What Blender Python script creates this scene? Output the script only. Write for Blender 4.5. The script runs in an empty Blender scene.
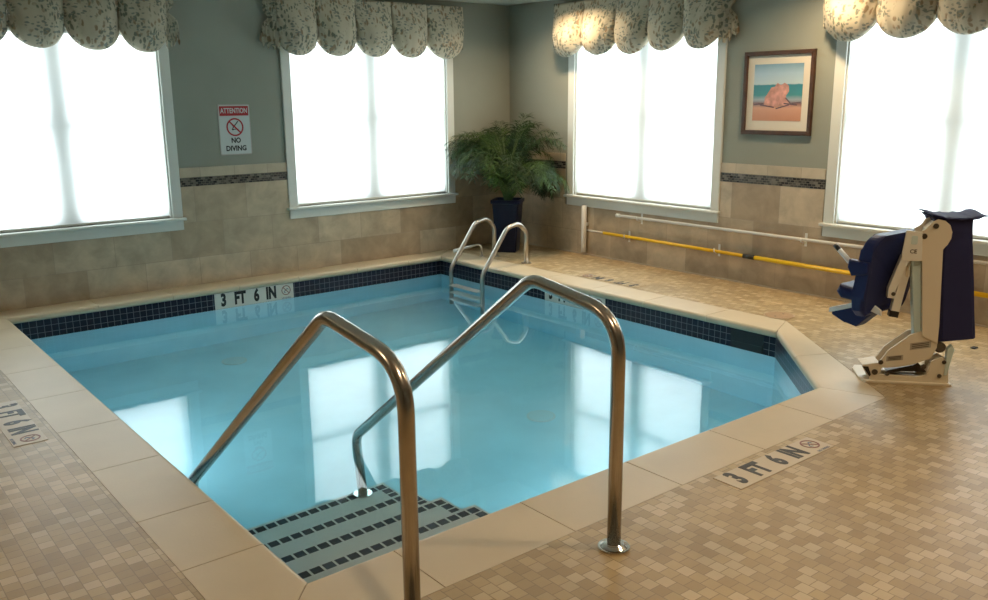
import bpy, bmesh, math, random
from mathutils import Vector, Matrix
from math import pi, sin, cos, radians
random.seed(7)
S = bpy.context.scene
COL = S.collection

# ---------------------------------------------------------------- camera
cam_d = bpy.data.cameras.new('camera')
cam = bpy.data.objects.new('camera', cam_d); COL.objects.link(cam)
cr = Vector((0.77552283, -0.63126203, -0.00852037))
cu = Vector((0.1480829, 0.1687712, 0.97446793))
cf = Vector((0.6137066, 0.75698384, -0.22436503))
M = Matrix((cr, cu, -cf)).transposed().to_4x4()
M.translation = Vector((-6.24900752, -7.40925759, 1.55))
cam.matrix_world = M
cam_d.sensor_width = 36.0
cam_d.lens = 876.223 / 988 * 36.0
cam_d.clip_start = 0.05
S.camera = cam

# ---------------------------------------------------------------- world, lights, exposure
w = bpy.data.worlds.new('sky'); S.world = w; w.use_nodes = True
bg = w.node_tree.nodes['Background']
bg.inputs[0].default_value = (0.80, 0.90, 1.0, 1); bg.inputs[1].default_value = 0.6
S.view_settings.view_transform = 'Standard'
S.view_settings.look = 'None'
S.view_settings.exposure = 0.36
S.view_settings.gamma = 1.0
S.view_settings.use_curve_mapping = False
S.cycles.max_bounces = 12
S.cycles.diffuse_bounces = 5
S.cycles.transmission_bounces = 8
S.cycles.transparent_max_bounces = 12
S.cycles.sample_clamp_indirect = 6.0
S.cycles.use_denoising = True
S.cycles.caustics_refractive = True
S.cycles.caustics_reflective = False

RB = -pi / 2          # wall-local frame of the right wall: local x runs along -y, local y points into the wall

def wpt(rz, p):
    return Matrix.Rotation(rz, 4, 'Z') @ Vector(p)

def area(name, loc, direction, sx, sy, watts, color, shape='RECTANGLE', spread=pi):
    d = bpy.data.lights.new(name, 'AREA'); d.shape = shape; d.size = sx; d.size_y = sy
    d.energy = watts; d.color = color; d.spread = spread
    o = bpy.data.objects.new(name, d); COL.objects.link(o)
    o.location = loc
    o.rotation_euler = Vector(direction).to_track_quat('-Z', 'Y').to_euler()
    return o

WIN = [(-5.28, -3.72, 0), (-2.57, -0.85, 0), (1.01, 2.71, RB), (3.865, 5.46, RB)]
DAY = 5.0
for (a, b, rz) in WIN:       # overcast daylight standing outside each window
    o = area('window_daylight', wpt(rz, ((a+b)/2, 0.30, 1.36)), wpt(rz, (0, -1, 0)),
             b - a + 0.5, 2.1, DAY * pi * (b - a + 0.5) * 2.1, (0.86, 0.95, 1.0))
# unseen underwater lights, added in the near and left pool walls to brighten the water
area('pool_fill_light', (-2.9, -4.97, -0.62), (0.1, 1, -0.15), 0.22, 0.22, 10, (0.86, 0.95, 1.0), 'DISK')
area('pool_fill_light', (-5.07, -2.3, -0.62), (1, 0.1, -0.15), 0.22, 0.22, 6, (0.86, 0.95, 1.0), 'DISK')
WARM = (1.0, 0.73, 0.44)
# recessed ceiling lamps
for (x, y, e, sp) in [(-0.58, -1.25, 17, 150), (-0.58, -3.88, 17, 150),
                  (-3.0, -6.6, 14, 150), (-5.2, -6.6, 12, 150), (-1.2, -6.8, 12, 150), (-7.0, -4.2, 14, 150), (-7.0, -1.6, 5, 150)]:
    area('ceiling_lamp', (x, y, 2.485), (0, 0, -1), 0.16, 0.16, e, WARM, 'DISK', radians(sp))

# ---------------------------------------------------------------- materials
def mat(name, color=(0.5, 0.5, 0.5), rough=0.5, metal=0.0, noise=0.0, nscale=8.0, bump=0.0, bscale=60.0, coat=0.0, spec=0.5):
    m = bpy.data.materials.new(name); m.use_nodes = True
    nt = m.node_tree; bs = nt.nodes['Principled BSDF']
    bs.inputs['Base Color'].default_value = (*color, 1)
    bs.inputs['Roughness'].default_value = rough
    bs.inputs['Metallic'].default_value = metal
    bs.inputs['Coat Weight'].default_value = coat
    bs.inputs['Specular IOR Level'].default_value = spec
    tc = nt.nodes.new('ShaderNodeTexCoord')
    if noise > 0:
        n = nt.nodes.new('ShaderNodeTexNoise'); n.inputs['Scale'].default_value = nscale; n.inputs['Detail'].default_value = 5
        nt.links.new(tc.outputs['Object'], n.inputs['Vector'])
        r = nt.nodes.new('ShaderNodeMapRange')
        r.inputs[1].default_value = 0.3; r.inputs[2].default_value = 0.7
        r.inputs[3].default_value = 1 - noise; r.inputs[4].default_value = 1 + noise
        nt.links.new(n.outputs['Fac'], r.inputs[0])
        h = nt.nodes.new('ShaderNodeVectorMath'); h.operation = 'SCALE'
        h.inputs[0].default_value = color
        nt.links.new(r.outputs[0], h.inputs['Scale'])
        nt.links.new(h.outputs[0], bs.inputs['Base Color'])
    if bump > 0:
        n2 = nt.nodes.new('ShaderNodeTexNoise'); n2.inputs['Scale'].default_value = bscale; n2.inputs['Detail'].default_value = 3
        nt.links.new(tc.outputs['Object'], n2.inputs['Vector'])
        b = nt.nodes.new('ShaderNodeBump'); b.inputs['Strength'].default_value = bump; b.inputs['Distance'].default_value = 0.01
        nt.links.new(n2.outputs['Fac'], b.inputs['Height']); nt.links.new(b.outputs[0], bs.inputs['Normal'])
    return m

def brick_mat(name, c1, c2, grout, bw, bh, mortar, offset=0.5, plane='XY', rough=0.4, noise=0.15, nscale=3.0, veins=0.0, bias=0.0, bump=0.3, uv=False, noffset=(0, 0, 0), spec=0.5, third=None):
    m = bpy.data.materials.new(name); m.use_nodes = True
    nt = m.node_tree; L = nt.links; N = nt.nodes
    bs = N['Principled BSDF']; bs.inputs['Roughness'].default_value = rough
    bs.inputs['Specular IOR Level'].default_value = spec
    tc = N.new('ShaderNodeTexCoord')
    src = tc.outputs['UV'] if uv else tc.outputs['Object']
    sep = N.new('ShaderNodeSeparateXYZ'); L.new(src, sep.inputs[0])
    cmb = N.new('ShaderNodeCombineXYZ')
    ax = {'XY': (0, 1), 'YX': (1, 0), 'XZ': (0, 2)}[plane]
    L.new(sep.outputs[ax[0]], cmb.inputs[0]); L.new(sep.outputs[ax[1]], cmb.inputs[1])
    ofs = N.new('ShaderNodeVectorMath'); ofs.operation = 'ADD'; ofs.inputs[1].default_value = noffset
    L.new(cmb.outputs[0], ofs.inputs[0])
    br = N.new('ShaderNodeTexBrick')
    br.offset = offset; br.offset_frequency = 2; br.squash = 1.0
    br.inputs['Scale'].default_value = 1.0
    br.inputs['Brick Width'].default_value = bw; br.inputs['Row Height'].default_value = bh
    br.inputs['Mortar Size'].default_value = mortar; br.inputs['Mortar Smooth'].default_value = 0.1
    br.inputs['Bias'].default_value = bias
    br.inputs['Color1'].default_value = (*c1, 1); br.inputs['Color2'].default_value = (*c2, 1)
    br.inputs['Mortar'].default_value = (*grout, 1)
    L.new(ofs.outputs[0], br.inputs['Vector'])
    last = br.outputs['Color']
    if third:      # a second random draw per tile
        br2 = N.new('ShaderNodeTexBrick'); br2.offset = offset; br2.offset_frequency = 2
        for k, v in (('Scale', 1.0), ('Brick Width', bw), ('Row Height', bh), ('Mortar Size', 0.0)): br2.inputs[k].default_value = v
        br2.inputs['Color1'].default_value = (0, 0, 0, 1); br2.inputs['Color2'].default_value = (1, 1, 1, 1)
        o2 = N.new('ShaderNodeVectorMath'); o2.operation = 'ADD'; o2.inputs[1].default_value = (bw * 46, bh * 74, 0)
        L.new(ofs.outputs[0], o2.inputs[0]); L.new(o2.outputs[0], br2.inputs['Vector'])
        mr = N.new('ShaderNodeMapRange'); mr.inputs[1].default_value = 0.62; mr.inputs[2].default_value = 0.9
        mr.inputs[4].default_value = 0.8
        L.new(br2.outputs['Color'], mr.inputs[0])
        mt = N.new('ShaderNodeMath'); mt.operation = 'MULTIPLY'
        inv = N.new('ShaderNodeMath'); inv.operation = 'SUBTRACT'; inv.inputs[0].default_value = 1
        L.new(br.outputs['Fac'], inv.inputs[1]); L.new(inv.outputs[0], mt.inputs[0]); L.new(mr.outputs[0], mt.inputs[1])
        mx = N.new('ShaderNodeMix'); mx.data_type = 'RGBA'; mx.inputs['B'].default_value = (*third, 1)
        L.new(mt.outputs[0], mx.inputs['Factor']); L.new(last, mx.inputs['A']); last = mx.outputs['Result']
    if noise > 0:
        n = N.new('ShaderNodeTexNoise'); n.inputs['Scale'].default_value = nscale; n.inputs['Detail'].default_value = 6
        n.inputs['Roughness'].default_value = 0.6
        if veins: n.inputs['Distortion'].default_value = veins
        L.new(tc.outputs['Object'], n.inputs['Vector'])
        r = N.new('ShaderNodeMapRange'); r.inputs[1].default_value = 0.32; r.inputs[2].default_value = 0.68
        r.inputs[3].default_value = 1 - noise; r.inputs[4].default_value = 1 + noise
        L.new(n.outputs['Fac'], r.inputs[0])
        v = N.new('ShaderNodeVectorMath'); v.operation = 'SCALE'
        L.new(last, v.inputs[0]); L.new(r.outputs[0], v.inputs['Scale']); last = v.outputs[0]
    L.new(last, bs.inputs['Base Color'])
    b = N.new('ShaderNodeBump'); b.inputs['Strength'].default_value = bump; b.inputs['Distance'].default_value = 0.002
    b.invert = True
    L.new(br.outputs['Fac'], b.inputs['Height']); L.new(b.outputs[0], bs.inputs['Normal'])
    return m

M_PAINT = mat('sage_paint', (0.272, 0.282, 0.236), 0.75, noise=0.03, nscale=3, bump=0.05, bscale=200)
M_CEIL = mat('ceiling_paint', (0.55, 0.56, 0.50), 0.9)
M_TRIMW = mat('white_trim_paint', (0.66, 0.67, 0.62), 0.4)
M_WTILE = brick_mat('travertine_wall_tile', (0.52, 0.42, 0.295), (0.35, 0.262, 0.17), (0.36, 0.28, 0.20), 0.46, 0.305, 0.0025, plane='XZ', rough=0.38, noise=0.20, nscale=5.5, veins=0.4, noffset=(0.07, 0.07, 0), bump=0.2)
M_WCAP = brick_mat('travertine_cap_tile', (0.50, 0.42, 0.31), (0.43, 0.35, 0.25), (0.34, 0.28, 0.21), 0.305, 0.3, 0.0025, plane='XZ', rough=0.4, noise=0.12, nscale=6, bump=0.2, noffset=(0.1, 0.05, 0))
M_MOSAIC = brick_mat('dark_glass_mosaic', (0.010, 0.012, 0.018), (0.075, 0.072, 0.065), (0.19, 0.17, 0.14), 0.034, 0.0187, 0.0016, plane='XZ', rough=0.15, noise=0.1, bump=0.3, third=(0.20, 0.185, 0.15))
M_FLOOR = brick_mat('tumbled_stone_deck_tile', (0.45, 0.33, 0.172), (0.325, 0.228, 0.112), (0.24, 0.17, 0.09), 0.052, 0.052, 0.0016, plane='YX', rough=0.42, noise=0.14, nscale=1.6, bump=0.35, third=(0.55, 0.43, 0.26))
M_COPE = mat('cast_stone_coping', (0.58, 0.475, 0.325), 0.42, noise=0.06, nscale=2.5, bump=0.05, bscale=90)
M_GROUT = mat('grout', (0.30, 0.23, 0.15), 0.9)
M_PLASTER = mat('pool_plaster', (0.66, 0.83, 0.90), 0.7, noise=0.05, nscale=3.0)
M_NAVYT = brick_mat('navy_waterline_tile', (0.006, 0.008, 0.022), (0.014, 0.012, 0.026), (0.17, 0.17, 0.19), 0.0505, 0.05, 0.0022, offset=0.0, plane='XY', rough=0.28, spec=0.3, noise=0.0, uv=True, bump=0.3)
M_STEP = mat('step_plaster', (0.82, 0.86, 0.84), 0.6)
M_STRIPE = mat('navy_step_tile', (0.006, 0.008, 0.02), 0.3)
M_MARK = mat('marker_white_tile', (0.66, 0.63, 0.56), 0.35)
M_MARKD = mat('marker_deck_tile', (0.56, 0.47, 0.35), 0.45)
M_INK = mat('black_ink', (0.008, 0.008, 0.008), 0.5)
M_REDPALE = mat('faded_red_ink', (0.24, 0.09, 0.08), 0.5)
M_BLUEINK = mat('blue_grey_ink', (0.12, 0.15, 0.22), 0.5)
M_STEEL = mat('brushed_steel', (0.52, 0.47, 0.42), 0.24, metal=1.0, noise=0.04, nscale=30)
M_STEELP = mat('polished_steel', (0.66, 0.63, 0.58), 0.12, metal=1.0)
M_STEELL = mat('satin_steel', (0.52, 0.49, 0.45), 0.28, metal=1.0)
M_PVC = mat('white_pvc', (0.62, 0.60, 0.56), 0.35)
M_YEL = mat('yellow_fibreglass', (0.80, 0.50, 0.015), 0.3)
M_BLK = mat('black_plastic', (0.012, 0.012, 0.013), 0.4)
M_POT = mat('navy_glazed_pot', (0.006, 0.009, 0.030), 0.35, noise=0.2, spec=0.3)
M_SOIL = mat('soil', (0.04, 0.026, 0.016), 0.95, noise=0.4, nscale=40, bump=1, bscale=60)
M_LEAF = mat('palm_leaf', (0.010, 0.032, 0.007), 0.65, noise=0.35, nscale=9, spec=0.25)
M_LEAF2 = mat('pale_palm_leaf', (0.04, 0.085, 0.012), 0.6, noise=0.3, nscale=9, spec=0.25)
M_STEM = mat('palm_stem', (0.07, 0.12, 0.03), 0.5)
M_LIFT = mat('beige_powder_coat', (0.68, 0.60, 0.47), 0.35)
M_LIFTLIT = mat('lit_beige_powder_coat', (0.74, 0.71, 0.64), 0.35)  # coat colour made paler for the light falling on arms and bracket
M_LIFTG = mat('pale_grey_metal', (0.55, 0.66, 0.64), 0.35)
M_LIFTD = mat('dark_bolt', (0.10, 0.085, 0.07), 0.35, metal=0.6)
M_NAVY = mat('navy_seat_plastic', (0.010, 0.018, 0.095), 0.5, spec=0.3)
M_NAVYC = mat('navy_cover_fabric', (0.010, 0.012, 0.070), 0.8, bump=0.4, bscale=12)
M_WHITE = mat('white_plastic', (0.75, 0.75, 0.74), 0.4)
M_LABEL = mat('grey_label', (0.40, 0.35, 0.28), 0.5)
M_SIGN = mat('sign_white', (0.52, 0.56, 0.55), 0.4)
M_SIGNB = mat('sign_border', (0.40, 0.36, 0.33), 0.4)
M_RED = mat('sign_red', (0.36, 0.018, 0.022), 0.45)
M_WOOD = mat('dark_frame_wood', (0.06, 0.026, 0.012), 0.45, noise=0.3, nscale=20)
M_MATB = mat('cream_mat_board', (0.66, 0.60, 0.50), 0.8)
M_SKIM = mat('skimmer_dark', (0.006, 0.006, 0.008), 0.4)
M_LID = brick_mat('skimmer_lid', (0.40, 0.26, 0.15), (0.33, 0.21, 0.12), (0.3, 0.2, 0.12), 0.052, 0.052, 0.001, plane='XY', rough=0.5, noise=0.1)

def m_fabric():
    m = bpy.data.materials.new('floral_cotton'); m.use_nodes = True
    nt = m.node_tree; N = nt.nodes; L = nt.links; bs = N['Principled BSDF']
    bs.inputs['Roughness'].default_value = 0.85; bs.inputs['Specular IOR Level'].default_value = 0.15
    tc = N.new('ShaderNodeTexCoord')
    last = None
    cur = None
    base = (0.47, 0.42, 0.32)
    def layer(prev, col, loc, scale, rot, lo, hi, dens, seed):
        mp = N.new('ShaderNodeMapping'); mp.inputs['Location'].default_value = loc
        mp.inputs['Rotation'].default_value = rot; mp.inputs['Scale'].default_value = scale
        L.new(tc.outputs['Object'], mp.inputs[0])
        nz = N.new('ShaderNodeTexNoise'); nz.inputs['Scale'].default_value = 14
        L.new(tc.outputs['Object'], nz.inputs['Vector'])
        ad = N.new('ShaderNodeVectorMath'); ad.operation = 'MULTIPLY_ADD'
        ad.inputs[1].default_value = (1.4, 1.4, 1.4)
        L.new(nz.outputs['Color'], ad.inputs[0]); L.new(mp.outputs[0], ad.inputs[2])
        vo = N.new('ShaderNodeTexVoronoi'); vo.inputs['Scale'].default_value = 1.0; vo.inputs['Randomness'].default_value = 1
        L.new(ad.outputs[0], vo.inputs['Vector'])
        r = N.new('ShaderNodeMapRange'); r.inputs[1].default_value = lo; r.inputs[2].default_value = hi
        r.inputs[3].default_value = 1; r.inputs[4].default_value = 0
        L.new(vo.outputs['Distance'], r.inputs[0])
        big = N.new('ShaderNodeTexNoise'); big.inputs['Scale'].default_value = dens
        mp2 = N.new('ShaderNodeMapping'); mp2.inputs['Location'].default_value = (seed, seed * 2, seed)
        L.new(tc.outputs['Object'], mp2.inputs[0]); L.new(mp2.outputs[0], big.inputs['Vector'])
        rb = N.new('ShaderNodeMapRange'); rb.inputs[1].default_value = 0.46; rb.inputs[2].default_value = 0.52
        L.new(big.outputs['Fac'], rb.inputs[0])
        mu = N.new('ShaderNodeMath'); mu.operation = 'MULTIPLY'
        L.new(r.outputs[0], mu.inputs[0]); L.new(rb.outputs[0], mu.inputs[1])
        mx = N.new('ShaderNodeMix'); mx.data_type = 'RGBA'
        mx.inputs['B'].default_value = (*col, 1)
        if prev is None: mx.inputs['A'].default_value = (*base, 1)
        else: L.new(prev, mx.inputs['A'])
        L.new(mu.outputs[0], mx.inputs['Factor'])
        return mx.outputs['Result']
    last = layer(None, (0.27, 0.20, 0.13), (3, 1, 2), (26, 9, 13), (0, 0.7, 0), 0.28, 0.40, 6, 5)
    last = layer(last, (0.17, 0.18, 0.14), (0, 0, 0), (40, 12, 20), (0, 0.6, 0), 0.30, 0.42, 6, 1)
    last = layer(last, (0.20, 0.215, 0.19), (7, 2, 5), (24, 10, 44), (0, -0.5, 0), 0.28, 0.40, 6, 9)
    L.new(last, bs.inputs['Base Color'])
    return m
M_FAB = m_fabric()
M_LINING = mat('valance_lining', (0.30, 0.20, 0.24), 0.9)

def m_water():
    m = bpy.data.materials.new('pool_water'); m.use_nodes = True
    nt = m.node_tree; N = nt.nodes; L = nt.links
    N.remove(N['Principled BSDF'])
    out = N['Material Output']
    g = N.new('ShaderNodeBsdfGlass'); g.inputs['IOR'].default_value = 1.333; g.inputs['Roughness'].default_value = 0.0
    tc = N.new('ShaderNodeTexCoord')
    n = N.new('ShaderNodeTexNoise'); n.inputs['Scale'].default_value = 3.2; n.inputs['Detail'].default_value = 2.5
    L.new(tc.outputs['Object'], n.inputs['Vector'])
    b = N.new('ShaderNodeBump'); b.inputs['Strength'].default_value = 0.05; b.inputs['Distance'].default_value = 0.010
    L.new(n.outputs['Fac'], b.inputs['Height']); L.new(b.outputs[0], g.inputs['Normal'])
    L.new(g.outputs[0], out.inputs['Surface'])
    va = N.new('ShaderNodeVolumeAbsorption'); va.inputs['Color'].default_value = (0.0, 0.84, 0.975, 1)
    va.inputs['Density'].default_value = 0.30
    L.new(va.outputs[0], out.inputs['Volume'])
    return m
M_WATER = m_water()

def m_blind():
    m = bpy.data.materials.new('sheer_white_blind'); m.use_nodes = True
    nt = m.node_tree; N = nt.nodes; L = nt.links
    N.remove(N['Principled BSDF']); out = N['Material Output']
    t = N.new('ShaderNodeBsdfTransparent'); t.inputs[0].default_value = (1, 1, 1, 1)
    tr = N.new('ShaderNodeBsdfTranslucent'); tr.inputs[0].default_value = (0.92, 0.93, 0.92, 1)
    df = N.new('ShaderNodeBsdfDiffuse'); df.inputs[0].default_value = (0.8, 0.8, 0.78, 1)
    mx = N.new('ShaderNodeMixShader'); mx.inputs[0].default_value = 0.12
    L.new(tr.outputs[0], mx.inputs[1]); L.new(df.outputs[0], mx.inputs[2])
    m2 = N.new('ShaderNodeMixShader'); m2.inputs[0].default_value = 0.85
    L.new(t.outputs[0], m2.inputs[1]); L.new(mx.outputs[0], m2.inputs[2])
    L.new(m2.outputs[0], out.inputs['Surface'])
    return m
M_BLIND = m_blind()

def m_glass():
    m = bpy.data.materials.new('window_glass'); m.use_nodes = True
    nt = m.node_tree; N = nt.nodes; L = nt.links
    N.remove(N['Principled BSDF']); out = N['Material Output']
    t = N.new('ShaderNodeBsdfTransparent'); t.inputs[0].default_value = (0.96, 0.98, 0.97, 1)
    gl = N.new('ShaderNodeBsdfGlossy'); gl.inputs['Roughness'].default_value = 0.02
    mx = N.new('ShaderNodeMixShader'); mx.inputs[0].default_value = 0.06
    L.new(t.outputs[0], mx.inputs[1]); L.new(gl.outputs[0], mx.inputs[2]); L.new(mx.outputs[0], out.inputs['Surface'])
    return m
M_GLASS = m_glass()

def m_print():
    m = bpy.data.materials.new('beach_print'); m.use_nodes = True
    nt = m.node_tree; N = nt.nodes; L = nt.links; bs = N['Principled BSDF']; bs.inputs['Roughness'].default_value = 0.35
    tc = N.new('ShaderNodeTexCoord'); sep = N.new('ShaderNodeSeparateXYZ'); L.new(tc.outputs['Object'], sep.inputs[0])
    nz = N.new('ShaderNodeTexNoise'); nz.inputs['Scale'].default_value = 14; nz.inputs['Detail'].default_value = 4
    L.new(tc.outputs['Object'], nz.inputs['Vector'])
    ad = N.new('ShaderNodeMath'); ad.operation = 'MULTIPLY_ADD'; ad.inputs[1].default_value = 0.02
    L.new(nz.outputs['Fac'], ad.inputs[0]); L.new(sep.outputs[2], ad.inputs[2])
    mr = N.new('ShaderNodeMapRange'); mr.inputs[1].default_value = -0.215 + 0.025; mr.inputs[2].default_value = 0.225 + 0.025
    L.new(ad.outputs[0], mr.inputs[0])
    cr_ = N.new('ShaderNodeValToRGB'); e = cr_.color_ramp.elements
    pts = [(0, (0.50, 0.22, 0.12)), (0.20, (0.58, 0.30, 0.19)), (0.27, (0.22, 0.12, 0.12)), (0.34, (0.30, 0.36, 0.40)),
           (0.42, (0.05, 0.25, 0.27)), (0.60, (0.03, 0.20, 0.25)), (0.615, (0.45, 0.56, 0.60)), (0.8, (0.36, 0.50, 0.60)), (1.0, (0.13, 0.26, 0.36))]
    e[0].position, e[0].color = pts[0][0], (*pts[0][1], 1)
    e[1].position, e[1].color = pts[-1][0], (*pts[-1][1], 1)
    for p, c in pts[1:-1]:
        q = e.new(p); q.color = (*c, 1)
    L.new(mr.outputs[0], cr_.inputs[0]); L.new(cr_.outputs[0], bs.inputs['Base Color'])
    return m

# ---------------------------------------------------------------- mesh helpers
def obj(name, bm, m, parent=None, loc=(0, 0, 0), rz=0.0, smooth=False, kind=None):
    me = bpy.data.meshes.new(name)
    bmesh.ops.recalc_face_normals(bm, faces=bm.faces[:])
    bm.to_mesh(me); bm.free()
    for mm in (m if isinstance(m, (list, tuple)) else [m]): me.materials.append(mm)
    o = bpy.data.objects.new(name, me); COL.objects.link(o)
    o.location = loc; o.rotation_euler = (0, 0, rz)
    if parent is not None: o.parent = parent
    if smooth:
        for p in me.polygons: p.use_smooth = True
    if kind: o['kind'] = kind
    return o

def thing(name, label, cat, loc=(0, 0, 0), rz=0.0, group=None, kind=None):
    o = bpy.data.objects.new(name, None); COL.objects.link(o)
    o.location = loc; o.rotation_euler = (0, 0, rz); o.empty_display_size = 0.1
    if kind: o['kind'] = kind
    else:
        o['label'] = label; o['category'] = cat
    if group: o['group'] = group
    return o

def tag(o, label, cat, group=None, kind=None):
    o['label'] = label; o['category'] = cat
    if group: o['group'] = group
    if kind: o['kind'] = kind
    return o

def bx(bm, x0, x1, y0, y1, z0, z1, bev=0.0, seg=2):
    r = bmesh.ops.create_cube(bm, size=1)
    bmesh.ops.scale(bm, vec=(abs(x1-x0), abs(y1-y0), abs(z1-z0)), verts=r['verts'])
    bmesh.ops.translate(bm, vec=((x0+x1)/2, (y0+y1)/2, (z0+z1)/2), verts=r['verts'])
    if bev > 0:
        es = list({e for v in r['verts'] for e in v.link_edges})
        bmesh.ops.bevel(bm, geom=es, offset=bev, segments=seg, affect='EDGES', profile=0.5)

def box(name, m, x0, x1, y0, y1, z0, z1, bev=0.0, **k):
    bm = bmesh.new(); bx(bm, x0, x1, y0, y1, z0, z1, bev)
    return obj(name, bm, m, **k)

def prism(bm, pts, axis, a, b, bev=0.0, seg=2):
    """outline pts (2D) extruded along axis from a to b"""
    def P(p, t):
        return {'z': (p[0], p[1], t), 'y': (p[0], t, p[1]), 'x': (t, p[0], p[1])}[axis]
    v1 = [bm.verts.new(P(p, a)) for p in pts]; v2 = [bm.verts.new(P(p, b)) for p in pts]
    fs = [bm.faces.new(v1), bm.faces.new(v2[::-1])]
    n = len(pts)
    for i in range(n): fs.append(bm.faces.new((v1[i], v2[i], v2[(i+1) % n], v1[(i+1) % n])))
    if bev > 0:
        es = list({e for f in fs[:2] for e in f.edges})
        bmesh.ops.bevel(bm, geom=es, offset=bev, segments=seg, affect='EDGES', profile=0.5)

def fillet(pts, rads, n=10):
    out = [Vector(pts[0])]
    for i in range(1, len(pts) - 1):
        p = Vector(pts[i]); a = (Vector(pts[i-1]) - p).normalized(); b = (Vector(pts[i+1]) - p).normalized()
        ang = a.angle(b); r = rads[i-1]
        t = min(r / math.tan(ang / 2), 0.48 * (Vector(pts[i-1]) - p).length, 0.48 * (Vector(pts[i+1]) - p).length)
        p0 = p + a * t; p1 = p + b * t
        for k in range(n + 1):
            u = k / n
            out.append(p0 * (1-u)**2 + p * 2*u*(1-u) + p1 * u*u)
    out.append(Vector(pts[-1]))
    return out

def tube(bm, pts, r, seg=16, caps=True, ry=None):
    pts = [Vector(p) for p in pts]; rings = []
    rr = r if isinstance(r, (list, tuple)) else [r] * len(pts)
    t0 = (pts[1] - pts[0]).normalized()
    up = Vector((0, 0, 1)) if abs(t0.z) < 0.9 else Vector((1, 0, 0))
    nrm = t0.cross(up).normalized()
    for i, p in enumerate(pts):
        t = (pts[min(i+1, len(pts)-1)] - pts[max(i-1, 0)]).normalized()
        nrm = (nrm - t * nrm.dot(t)).normalized(); bn = t.cross(nrm)
        rings.append([bm.verts.new(p + (nrm * cos(2*pi*k/seg) + bn * sin(2*pi*k/seg)) * rr[i]) for k in range(seg)])
    for a, b in zip(rings, rings[1:]):
        for k in range(seg): bm.faces.new((a[k], a[(k+1) % seg], b[(k+1) % seg], b[k]))
    if caps:
        bm.faces.new(rings[0][::-1]); bm.faces.new(rings[-1])

def cyl(bm, c, axis, r, h, seg=24, bev=0.0, r2=None):
    ax = Vector(axis).normalized()
    q = ax.to_track_quat('Z', 'Y').to_matrix().to_4x4()
    res = bmesh.ops.create_cone(bm, cap_ends=True, segments=seg, radius1=r, radius2=r if r2 is None else r2, depth=h,
                                matrix=Matrix.Translation(Vector(c) + ax * h / 2) @ q)
    if bev > 0:
        es = [e for e in {e for v in res['verts'] for e in v.link_edges} if any(len(f.verts) > 4 for f in e.link_faces)]
        bmesh.ops.bevel(bm, geom=es, offset=bev, segments=2, affect='EDGES')

def ring(bm, c, r0, r1, z0, z1, seg=40):
    """flat annulus in local xy, thickness z0..z1"""
    vs = []
    for k in range(seg):
        a = 2*pi*k/seg; d = (cos(a), sin(a))
        vs.append([bm.verts.new((c[0]+d[0]*r, c[1]+d[1]*r, z)) for r, z in ((r0, z0), (r1, z0), (r1, z1), (r0, z1))])
    for k in range(seg):
        a, b = vs[k], vs[(k+1) % seg]
        for j in range(4): bm.faces.new((a[j], a[(j+1) % 4], b[(j+1) % 4], b[j]))

def text_bm(body, size, sx=1.0, bold=0.0, depth=0.001, align='CENTER'):
    cu_ = bpy.data.curves.new('lettering', 'FONT'); cu_.body = body; cu_.size = size; cu_.align_x = align; cu_.align_y = 'CENTER'
    cu_.extrude = depth; cu_.offset = bold; cu_.resolution_u = 3
    to = bpy.data.objects.new('lettering', cu_); COL.objects.link(to)
    dg = bpy.context.evaluated_depsgraph_get(); dg.update()
    me = bpy.data.meshes.new_from_object(to.evaluated_get(dg))
    bpy.data.objects.remove(to); bpy.data.curves.remove(cu_)
    bm = bmesh.new(); bm.from_mesh(me); bpy.data.meshes.remove(me)
    bmesh.ops.scale(bm, vec=(sx, 1, 1), verts=bm.verts)
    return bm

def move(bm, loc=(0, 0, 0), rot=None):
    if rot is not None: bmesh.ops.transform(bm, matrix=rot, verts=bm.verts)
    bmesh.ops.translate(bm, vec=loc, verts=bm.verts)
    return bm

def join(dst, src):
    me = bpy.data.meshes.new('tmp'); src.to_mesh(me); src.free(); dst.from_mesh(me); bpy.data.meshes.remove(me)

# ---------------------------------------------------------------- the setting
H = 2.5; XL = -8.6; YF = -9.6; Z0, Z1 = 0.59, 2.12
def wall_with_windows(name, lo, hi, wins, rz):
    bm = bmesh.new(); T = 0.16; cur = lo
    for (a, b) in wins:
        bx(bm, cur, a, 0, T, -0.05, H)
        bx(bm, a, b, 0, T, -0.05, Z0); bx(bm, a, b, 0, T, Z1, H)
        cur = b
    bx(bm, cur, hi, 0, T, -0.05, H)
    return obj(name, bm, M_PAINT, rz=rz, kind='structure')
wall_with_windows('wall_back', XL, 0.0, [(-5.28, -3.72), (-2.57, -0.85)], 0)
wall_with_windows('wall_right', -0.16, -YF, [(1.01, 2.71), (3.865, 5.46)], RB)
box('wall_left', M_PAINT, XL - 0.16, XL, YF, 0.16, -0.05, H, kind='structure')
box('wall_front', M_PAINT, XL - 0.16, 0.16, YF - 0.16, YF, -0.05, H, kind='structure')
box('ceiling', M_CEIL, XL - 0.16, 0.16, YF - 0.16, 0.16, H, H + 0.1, kind='structure')

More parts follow.
